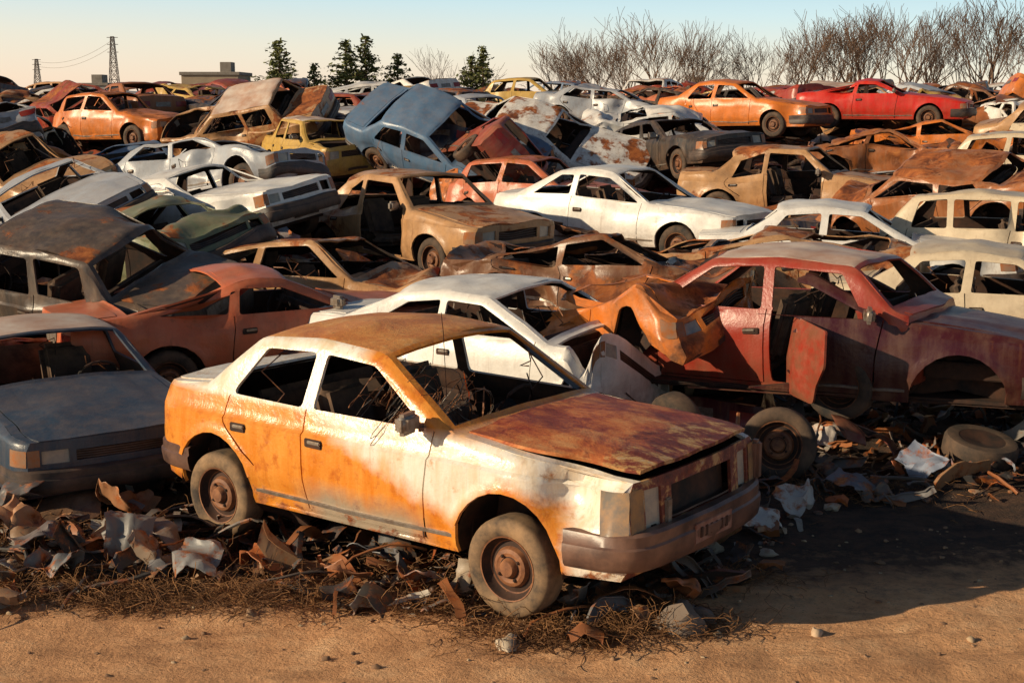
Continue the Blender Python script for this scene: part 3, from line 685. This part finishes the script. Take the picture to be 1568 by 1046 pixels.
# wrecks thrown on top of the rows
n_ = 0
while n_ < 75:
    y = R.uniform(17.5, 33); x = R.uniform(-.42 * y - 1, .42 * y + 1) if n_ % 3 else R.uniform(-.42 * y - 1, -.15 * y)
    n_ += 1
    if not clear(x, y, 1.9, 3.0): continue
    put(R.choice(['sedan_b', 'sedan_c', 'boxy_b', 'hatch_b', 'wagon_b', 'coupe_b', 'boxy_c', 'hatch_a', 'sedan_a']), x, y, zb(y) + R.uniform(.3, .55), R.uniform(0, 360), R.choice(cols), R.uniform(-.05, .4), R.choice([-1, 1]) * R.uniform(10, 38), R.uniform(-22, 22))
PC = ['rust', 'brown', 'dark', 'tan', 'brick', 'orange', 'maroon', 'cream', 'dark', 'navy']
for i in range(90):
    y = R.uniform(13, 40); x = R.uniform(-.42 * y - 1, .42 * y + 1)
    putpan(R.randrange(9), (x, y, zb(y) + R.uniform(.1, .55) * min(1, (y - 10) / 8)), (R.uniform(-60, 80), R.uniform(-40, 40), R.uniform(0, 360)), R.choice(PC), R.uniform(.1, .5), R.uniform(.5, .85))

# ------------------------------------------------------------ debris
g = G('mixed_scrap'); at = g.node('ShaderNodeAttribute', attribute_name='Col'); o = g.obj(False)
n = g.noise(o, 7, 8, .7); rc = g.ramp(g.noise(o, 13, 6, .7), RUST)
g.bump(g.noise(o, 30, 5), .4, .005)
M_SCR = g.out(g.mix(g.mask(n, .50, .62), at.outputs['Color'], rc), .5, Specular_IOR_Level=.45)
SC = [(.30, .11, .04), (.16, .065, .03), (.06, .052, .045), (.05, .048, .05), (.11, .09, .075), (.26, .23, .20), (.15, .14, .14), (.38, .10, .03), (.24, .14, .075), (.06, .033, .02), (.14, .11, .09), (.035, .03, .027), (.22, .19, .17), (.46, .40, .32), (.30, .17, .09)]
class Deb:
    def __init__(s): s.V = []; s.F = []; s.C = []; s.n = 0
    def add(s, V, F, c):
        s.V.append(V); s.F += [tuple(a + s.n for a in f) for f in F]; s.C += [c] * len(V); s.n += len(V)
    def sheet(s, p, sx, sy, c, n=6, am=.25, rng=R, curl=.6, tilt=.5):
        off = Vector((rng.uniform(0, 90), rng.uniform(0, 90), rng.uniform(0, 90))); m = Euler((rng.gauss(0, tilt), rng.gauss(0, tilt), rng.uniform(0, 6.3))).to_matrix()
        L = max(sx, sy); cu = rng.uniform(-1, 1) * curl / L; cv = rng.uniform(-1, 1) * curl * .8 / L; ny = max(3, int(round(n * min(1, sy / sx * 1.4)))); fx = rng.uniform(5, 14) / L; fy = rng.uniform(-8, 8) / L
        flange = rng.choice([0, .12, .2]) * L; skew = rng.uniform(-.5, .5)
        def pt(i, j, dz):
            u = (i / n - .5) * sx; v = (j / ny - .5) * sy * (1 + skew * (i / n - .5))
            q = Vector((u, v, cu * u * u * 2 + cv * v * v * 2 + am * .5 * L * (abs(((u * fx + v * fy + off.x) / 3.14) % 2 - 1) - .5)))
            if j == ny: q.z -= flange; q.y -= flange * .7
            q += noise.noise_vector(q * (2.0 / L) + off) * L * am + noise.noise_vector(q * (6 / L) + off) * L * am * .3; q.z += dz
            return m @ q
        th = .006
        A = [pt(i, j, 0) for i in range(n + 1) for j in range(ny + 1)]; B = [pt(i, j, -th) for i in range(n + 1) for j in range(ny + 1)]
        zm = min(q.z for q in A); V = [(p[0] + q.x, p[1] + q.y, p[2] + q.z - zm * .7) for q in A + B]; N = len(A); w = ny + 1
        F = [(i * w + j, (i + 1) * w + j, (i + 1) * w + j + 1, i * w + j + 1) for i in range(n) for j in range(ny)]
        F += [tuple(a + N for a in f[::-1]) for f in F]
        bd = [i * w for i in range(n + 1)] + [n * w + j for j in range(1, w)] + [i * w + ny for i in range(n - 1, -1, -1)] + [j for j in range(ny - 1, 0, -1)]
        F += [(bd[k], bd[k] + N, bd[(k + 1) % len(bd)] + N, bd[(k + 1) % len(bd)]) for k in range(len(bd))]
        s.add(V, F, c)
    def pipe(s, p, L, r, c, rng=R):
        mb_ = MB(); q = Vector(p); d = Vector((rng.gauss(0, 1), rng.gauss(0, 1), rng.uniform(-.1, .5))).normalized(); pts = []
        for k in range(7): pts.append(tuple(q)); q = q + d * L / 6; d = (d + Vector((rng.gauss(0, .2), rng.gauss(0, .2), rng.gauss(-.06, .12)))).normalized()
        tube(mb_, pts, r, 0, 6); s.add([tuple(v) for v in mb_.V()], mb_.f, c)
    def rock(s, p, r, c, rng=R):
        bm = bmesh.new(); bmesh.ops.create_icosphere(bm, subdivisions=2, radius=r); off = Vector((rng.uniform(0, 90),) * 3); sc = Vector((rng.uniform(.7, 1.3), rng.uniform(.7, 1.2), rng.uniform(.5, .9)))
        V = [(p[0] + v.co.x * sc.x * k, p[1] + v.co.y * sc.y * k, p[2] + v.co.z * sc.z * k + r * .3) for v in bm.verts for k in [1 + .7 * noise.noise(v.co / r * 1.3 + off)]]
        bm.verts.index_update(); F = [tuple(v.index for v in f.verts) for f in bm.faces]; bm.free(); s.add(V, F, c)
    def obj(s, name, mat, sharp=40):
        me = mesh_from(np.concatenate([np.array(v) for v in s.V]), s.F, [0] * len(s.F), name, [mat], sharp)
        a = me.color_attributes.new('Col', 'FLOAT_COLOR', 'POINT'); a.data.foreach_set('color', np.array([(*c, 1) for c in s.C], float).ravel())
        ob = bpy.data.objects.new(name, me); scene.collection.objects.link(ob); return ob
def debris_ok(x, y):
    if x < .3: e = 7.95 + .35 * math.sin(x * 2.3)
    elif x < 1.3: e = 7.25 + (x - .3) * .5
    else: e = 7.8 + min(1, (x - 1.3) / 1.2) * 2.2
    return y > e
D = Deb(); cnt = 0
while cnt < 2500:
    y = 7.2 + 6.5 * R.random() ** 1.3; x = R.uniform(-5.5, 6)
    if not debris_ok(x, y): continue
    cnt += 1; z = gh(x, y) + R.uniform(0, .04); t = R.random(); c = R.choice(SC)
    if t < .36: L = R.uniform(.04, .22); D.sheet((x, y, z), L, L * R.uniform(.3, 1), c, 5, .15, tilt=.4)
    elif t < .66: L = R.uniform(.12, .6); D.sheet((x, y, z), L, L * R.uniform(.04, .14), c, 8, .09, tilt=.25)
    elif t < .78: D.pipe((x, y, z + .02), R.uniform(.2, .8), R.uniform(.005, .016), R.choice(SC[:6]))
    else: D.rock((x, y, z - .03), R.uniform(.012, .05), R.choice([(.30, .2, .13), (.2, .12, .07), (.40, .32, .24), (.12, .08, .06)]))
for (x, y, L, c) in [(-2.55, 8.75, .5, (.18, .17, .16)), (-1.6, 8.55, .38, (.42, .14, .05)), (-3.1, 8.8, .38, (.16, .13, .12)), (-1.05, 8.2, .32, (.36, .15, .07)), (-.6, 8.15, .3, (.18, .16, .15)), (-.3, 8.0, .24, (.36, .28, .20)), (.35, 7.75, .22, (.22, .17, .14)),
                     (1.05, 7.85, .26, (.40, .14, .05)), (1.75, 9.3, .34, (.55, .5, .45)), (2.1, 9.7, .32, (.42, .38, .35)), (2.6, 10.3, .36, (.16, .16, .18)), (3.3, 10.6, .4, (.24, .27, .34)), (3.9, 10.9, .34, (.28, .30, .34)), (-3.6, 9.5, .45, (.09, .08, .08)), (-2.8, 9.6, .42, (.32, .15, .07)), (-1.9, 9.6, .4, (.08, .07, .065)), (2.72, 11.75, .34, (.66, .58, .52)), (-2.9, 8.35, .3, (.14, .14, .14)), (-2.0, 8.35, .4, (.26, .25, .24)), (-1.3, 8.9, .35, (.08, .06, .055)), (-3.4, 9.1, .32, (.40, .20, .10)), (-2.3, 8.5, .32, (.30, .22, .16)), (-.9, 8.55, .3, (.12, .12, .13))]:
    D.sheet((x, y, gh(x, y) + .05), L, L * .7, c, 14, .22, tilt=.4)
D.obj('scrap_metal_debris', M_SCR)
D = Deb()
for i in range(500):
    y = R.uniform(11.5, 44); x = R.uniform(-.42 * y - 2, .42 * y + 2); L = R.uniform(.2, .7)
    D.sheet((x, y, max(gh(x, y), zb(y) - .3 + R.uniform(-.2, .5) * min(1, (y - 11) / 6))), L, L * R.uniform(.1, .45), R.choice(SC), 8, .16, tilt=.5)
D.obj('crumpled_body_panels', M_SCR)
D = Deb()
for (x, y, r, c) in [(-.02, 7.32, .085, (.58, .48, .36)), (1.75, 7.45, .055, (.62, .45, .30)), (.98, 7.5, .13, (.16, .13, .11)), (1.1, 7.62, .1, (.14, .12, .11)), (-1.55, 7.75, .05, (.35, .22, .13)), (.35, 7.5, .05, (.4, .26, .16))]:
    D.rock((x, y, gh(x, y) - .02), r, c)
for i in range(520):
    x = R.uniform(-4, 4.5); y = R.uniform(5.9, 9.5); D.rock((x, y, gh(x, y) - .004), R.uniform(.005, .018) * (1 if i % 9 else 1.9), R.choice([(.34, .2, .11), (.5, .36, .22), (.2, .11, .06)]))
g = G('stone'); at = g.node('ShaderNodeAttribute', attribute_name='Col'); o = g.obj(False); n = g.noise(o, 20, 6)
g.bump(n, .5, .01); D.obj('loose_stones', g.out(g.mix(g.math('MULTIPLY', n, .5), at.outputs['Color'], (.2, .12, .07)), .9), 60)
mb = MB()
def strand(x, y, L, r, up, n=6):
    p = Vector((x, y, gh(x, y))); a = R.uniform(0, 6.3); d = Vector((math.cos(a), math.sin(a), up)); pts = []
    for k in range(n):
        pts.append(tuple(p)); p = p + d.normalized() * L / n; d += Vector((R.gauss(0, .45), R.gauss(0, .45), R.gauss(-.22, .25)))
        if p.z < gh(x, y): p.z = gh(x, y) + .01
    tube(mb, pts, r, 0, 3)
for (cx, cy, sr, n) in [(-3.0, 8.2, .6, 900), (-2.2, 8.0, .5, 800), (-1.4, 8.0, .5, 600), (.35, 7.45, .45, 900), (.8, 7.6, .4, 600), (-.35, 7.8, .35, 450), (-3.4, 9.3, .8, 650), (-.8, 8.5, .6, 600), (2.6, 10.4, .9, 400), (-2.6, 9.1, .7, 800), (1.3, 8.3, .4, 250)]:
    for i in range(n): strand(R.gauss(cx, sr * .7), R.gauss(cy, sr * .3), R.uniform(.06, .34), R.uniform(.0013, .0028), R.uniform(.1, 1.1))
me = mesh_from(mb.V(), mb.f, mb.m, 'dry_weeds', [simple('dry_stalks', (.09, .04, .018), (.36, .17, .06), 6, .9)], None)
scene.collection.objects.link(bpy.data.objects.new('dry_weeds', me))

# ------------------------------------------------------------ trees
M_BARK = simple('bark', (.10, .06, .04), (.21, .125, .08), 2, .9)
def bare_tree(seed, H):
    rng = random.Random(seed); mb = MB()
    def br(p, d, L, r, dep):
        pts = [tuple(p)]; rr = [r]; k = 3
        for i in range(k):
            d = (d + Vector((rng.gauss(0, .10), rng.gauss(0, .10), rng.gauss(.05, .05)))).normalized(); p = p + d * L / k; pts.append(tuple(p)); rr.append(max(.011, r * (1 - .28 * (i + 1) / k)))
            if dep > 0 and (i == k - 1 or (i == 1 and dep < 4)):
                for c in range((3 if dep > 3 else 2) if i == k - 1 else 1):
                    a = rng.uniform(0, 6.3); q = d.orthogonal().normalized(); q.rotate(Matrix.Rotation(a, 3, d))
                    sp = rng.uniform(.2, .62); nd = (d + q * sp + Vector((0, 0, .10))).normalized()
                    br(p.copy(), nd, L * rng.uniform(.62, .98), max(.011, rr[-1] * .66), dep - 1)
        tube(mb, pts, rr, 0, 5 if dep > 2 else 3)
    br(Vector((0, 0, -.2)), Vector((0, 0, 1)), H * .28, H * .02, 5)
    V = mb.V(); V[:, 2] *= H / V[:, 2].max()
    return mesh_from(V, mb.f, mb.m, 'bare_tree', [M_BARK], None)
TM = [bare_tree(s, 8.0) for s in (1, 2, 3, 4, 5, 6, 7)]
def tree(x, y, h, w=1.0):
    o = bpy.data.objects.new('bare_tree', R.choice(TM)); scene.collection.objects.link(o); o.location = (x, y, 0); s = h / 8; o.scale = (s * w, s * w, s); o.rotation_euler = (0, 0, R.uniform(0, 6.3))
for x, h in [(3.4, 6.6), (5.1, 7.8), (6.9, 8.9), (8.7, 8.4), (10.6, 9.6), (12.4, 8.9), (14.0, 7.4), (18.1, 8.3), (19.9, 9.4), (21.8, 9.0), (23.8, 9.8), (26.2, 9.4), (28.4, 10.6), (30.4, 10.0), (32.6, 10.7), (34.8, 10.0), (37, 10.5), (39.5, 9.8), (42, 10.3), (45, 9.8)]:
    tree(x + R.uniform(-.3, .3), 100 + R.uniform(-4, 4), h, R.uniform(.95, 1.2))
    if R.random() < .9: tree(x + R.uniform(.6, 1.2), 112 + R.uniform(-4, 4), h * R.uniform(.85, 1.05))
tree(-4.8, 100, 6.9, 1.0)
g = G('pine_needles'); o = g.obj(); M_PINE = g.out(g.mix(g.noise(o, 1.5, 4), (.04, .07, .018), (.17, .16, .04)), .8)
def pine(seed, H):
    rng = random.Random(seed); mb = MB(); tube(mb, [(0, 0, -.2), (0, 0, H * .5), (.03, 0, H)], [.12, .07, .015], 1, 6)
    z = H * .12
    while z < H * .99:
        t = 1 - z / H; rr = (.30 * H * t ** .85 + .05)
        for b in range(int(4 + 6 * t)):
            a = rng.uniform(0, 6.3); L = rr * rng.uniform(.5, 1.25); dx, dy = math.cos(a), math.sin(a); up = rng.uniform(-.1, .35)
            tube(mb, [(0, 0, z), (dx * L, dy * L, z + L * up)], [.025, .008], 1, 3)
            for k in range(int(9 + 24 * t)):
                q = rng.uniform(.15, 1.05); c = Vector((dx * L * q, dy * L * q, z + L * up * q)) + Vector((rng.gauss(0, .08), rng.gauss(0, .08), rng.gauss(0, .06))); s = rng.uniform(.06, .14)
                e1 = Vector((rng.gauss(0, 1), rng.gauss(0, 1), rng.gauss(0, 1))).normalized() * s; e2 = Vector((rng.gauss(0, 1), rng.gauss(0, 1), rng.gauss(0, 1))).normalized() * s * .6
                mb.add([tuple(c - e1), tuple(c + e2), tuple(c + e1), tuple(c - e2)], [(0, 1, 2, 3)], 0)
        z += H * .032
    return mesh_from(mb.V(), mb.f, mb.m, 'pine_tree', [M_PINE, M_BARK], None)
PM = [pine(1, 6), pine(2, 6), pine(3, 6)]
for i, (x, y, h) in enumerate([(-15.0, 90, 6.7), (-12.9, 91, 5.3), (-10.9, 92, 6.8), (-9.7, 93, 7.1), (-7.7, 94, 6.0), (-2.0, 95, 6.5), (-2.8, 96, 5.9)]):
    o = bpy.data.objects.new('pine_tree', PM[i % 3]); scene.collection.objects.link(o)
    o.location = (x, y, 0); w_ = h / 6 * (1.35 if i % 2 else 1.6); o.scale = (w_, w_, h / 6); o.rotation_euler = (0, 0, i * 1.3)
M_STEEL = simple('grey_galvanised_steel', (.16, .14, .13), (.25, .2, .17), 3, .6)
def tower(x, y, H, w):
    mb = MB(); n = 9; lv = [(H * i / n, w * (1 - .75 * i / n)) for i in range(n + 1)]; r = .07
    for i in range(n):
        (z0, a), (z1, b) = lv[i], lv[i + 1]; c0 = [(a, a), (a, -a), (-a, -a), (-a, a)]; c1 = [(b, b), (b, -b), (-b, -b), (-b, b)]
        for k in range(4):
            q = (k + 1) % 4
            for s, e in [((*c0[k], z0), (*c1[k], z1)), ((*c0[k], z0), (*c1[q], z1)), ((*c0[q], z0), (*c1[k], z1)), ((*c1[k], z1), (*c1[q], z1))]: tube(mb, [s, e], r, 0, 3)
    for zz in (.8, .9, .99): tube(mb, [(-w * .9, 0, H * zz), (w * .9, 0, H * zz)], r * 1.3, 0, 4)
    o = bpy.data.objects.new('lattice_power_tower', mesh_from(mb.V(), mb.f, mb.m, 'tower', [M_STEEL], None)); scene.collection.objects.link(o); o.location = (x, y, 0)
tower(-85.5, 300, 16.2, 1.3); tower(-119, 350, 12.9, 1.2); tower(-148, 400, 10.6, 1.2)
mb = MB()
for dz in (0, -1.2): tube(mb, [(-85.5 - 33.5 * t, 300 + 50 * t, 15.5 + dz - 3.1 * t - 8 * t * (1 - t)) for t in np.linspace(0, 1, 14)], .035, 0, 3)
scene.collection.objects.link(bpy.data.objects.new('power_line', mesh_from(mb.V(), mb.f, mb.m, 'power_line', [M_STEEL], None)))
def building(x, y, w, d, h, c, name='warehouse'):
    mb = MB(); rbox(mb, (0, 0, h / 2), (w, d, h), 0, bev=.03, seg=1); rbox(mb, (0, 0, h + .12), (w + .3, d + .3, .3), 1, bev=.03, seg=1)
    n = max(2, int(w / 2.4))
    for i in range(n):
        for zz in ([h * .65] if h < 4.5 else [h * .35, h * .72]): rbox(mb, (-w / 2 + (i + .5) * w / n, -d / 2, zz), (w / n * .5, .1, 1.0), 2, bev=.02, seg=1); rbox(mb, (-w / 2 + (i + .5) * w / n, -d / 2 - .06, zz - .55), (w / n * .6, .1, .1), 1, bev=.01, seg=1)
    rbox(mb, (w * .2, 0, h + .7), (w * .2, d * .3, 1.0), 1, bev=.03, seg=1); rbox(mb, (-w * .3, -d / 2, 1.1), (1.2, .12, 2.2), 2, bev=.02, seg=1)
    m = [simple('render_' + name, c, tuple(a * .8 for a in c), 1, .9), simple('concrete_trim', (.3, .26, .22), (.2, .17, .14), 2, .9), simple('dark_window', (.03, .03, .035), (.06, .06, .06), 2, .3)]
    o = bpy.data.objects.new(name, mesh_from(mb.V(), mb.f, mb.m, name, m, 30)); scene.collection.objects.link(o); o.location = (x, y, 0)
building(-27.5, 130, 5.2, 6, 5.2, (.42, .32, .22)); building(-23.0, 134, 5, 6, 4.4, (.5, .42, .32)); building(-47, 155, 6, 7, 4.5, (.4, .36, .32)); building(17.5, 140, 5, 6, 4.0, (.5, .4, .3)); building(-66, 170, 14, 8, 4.0, (.3, .26, .22))

# ------------------------------------------------------------ light, sky, camera
el = rad(21); S = Vector((-.955 * math.cos(el), -.296 * math.cos(el), math.sin(el))).normalized()
sun = bpy.data.lights.new('sun', 'SUN'); sun.energy = 5.0; sun.angle = rad(.5); sun.color = (1, .81, .55)
so_ = bpy.data.objects.new('sun', sun); scene.collection.objects.link(so_); so_.rotation_euler = S.to_track_quat('Z', 'Y').to_euler()
w = bpy.data.worlds.new('World'); scene.world = w; w.use_nodes = True; nt = w.node_tree
sk = nt.nodes.new('ShaderNodeTexSky'); sk.sky_type = 'NISHITA'; sk.sun_disc = False; sk.sun_elevation = el; sk.sun_rotation = math.atan2(S.x, S.y) % (2 * math.pi)
sk.dust_density = .5; sk.air_density = 1.0
bg = nt.nodes['Background']; nt.links.new(sk.outputs[0], bg.inputs[0]); bg.inputs[1].default_value = .055
tc = nt.nodes.new('ShaderNodeTexCoord'); sx = nt.nodes.new('ShaderNodeSeparateXYZ'); nt.links.new(tc.outputs['Generated'], sx.inputs[0])
ma = nt.nodes.new('ShaderNodeMath'); ma.operation = 'MULTIPLY_ADD'; nt.links.new(sx.outputs[0], ma.inputs[0]); ma.inputs[1].default_value = .045; nt.links.new(sx.outputs[2], ma.inputs[2])
rp = nt.nodes.new('ShaderNodeValToRGB'); nt.links.new(ma.outputs[0], rp.inputs[0]); e = rp.color_ramp.elements
st = [(0, (.70, .53, .43)), (.03, (.60, .55, .48)), (.065, (.39, .53, .60)), (.10, (.23, .41, .56)), (.16, (.04, .08, .13)), (.26, (0, 0, 0))]
while len(e) < len(st): e.new(.5)
for i, (p, c) in enumerate(st): e[i].position = p; e[i].color = (*c, 1)
b2 = nt.nodes.new('ShaderNodeBackground'); nt.links.new(rp.outputs[0], b2.inputs[0]); b2.inputs[1].default_value = 1.0
ad = nt.nodes.new('ShaderNodeAddShader'); nt.links.new(bg.outputs[0], ad.inputs[0]); nt.links.new(b2.outputs[0], ad.inputs[1]); nt.links.new(ad.outputs[0], nt.nodes['World Output'].inputs[0])
cam = bpy.data.cameras.new('camera'); cam.lens = 48.2; cam.sensor_width = 36; cam.clip_end = 6000; cam.clip_start = .1
co = bpy.data.objects.new('camera', cam); scene.collection.objects.link(co); co.location = (0, 0, 3); co.rotation_euler = (rad(80), 0, 0); scene.camera = co
scene.view_settings.view_transform = 'Standard'; scene.view_settings.look = 'None'; scene.view_settings.exposure = 0
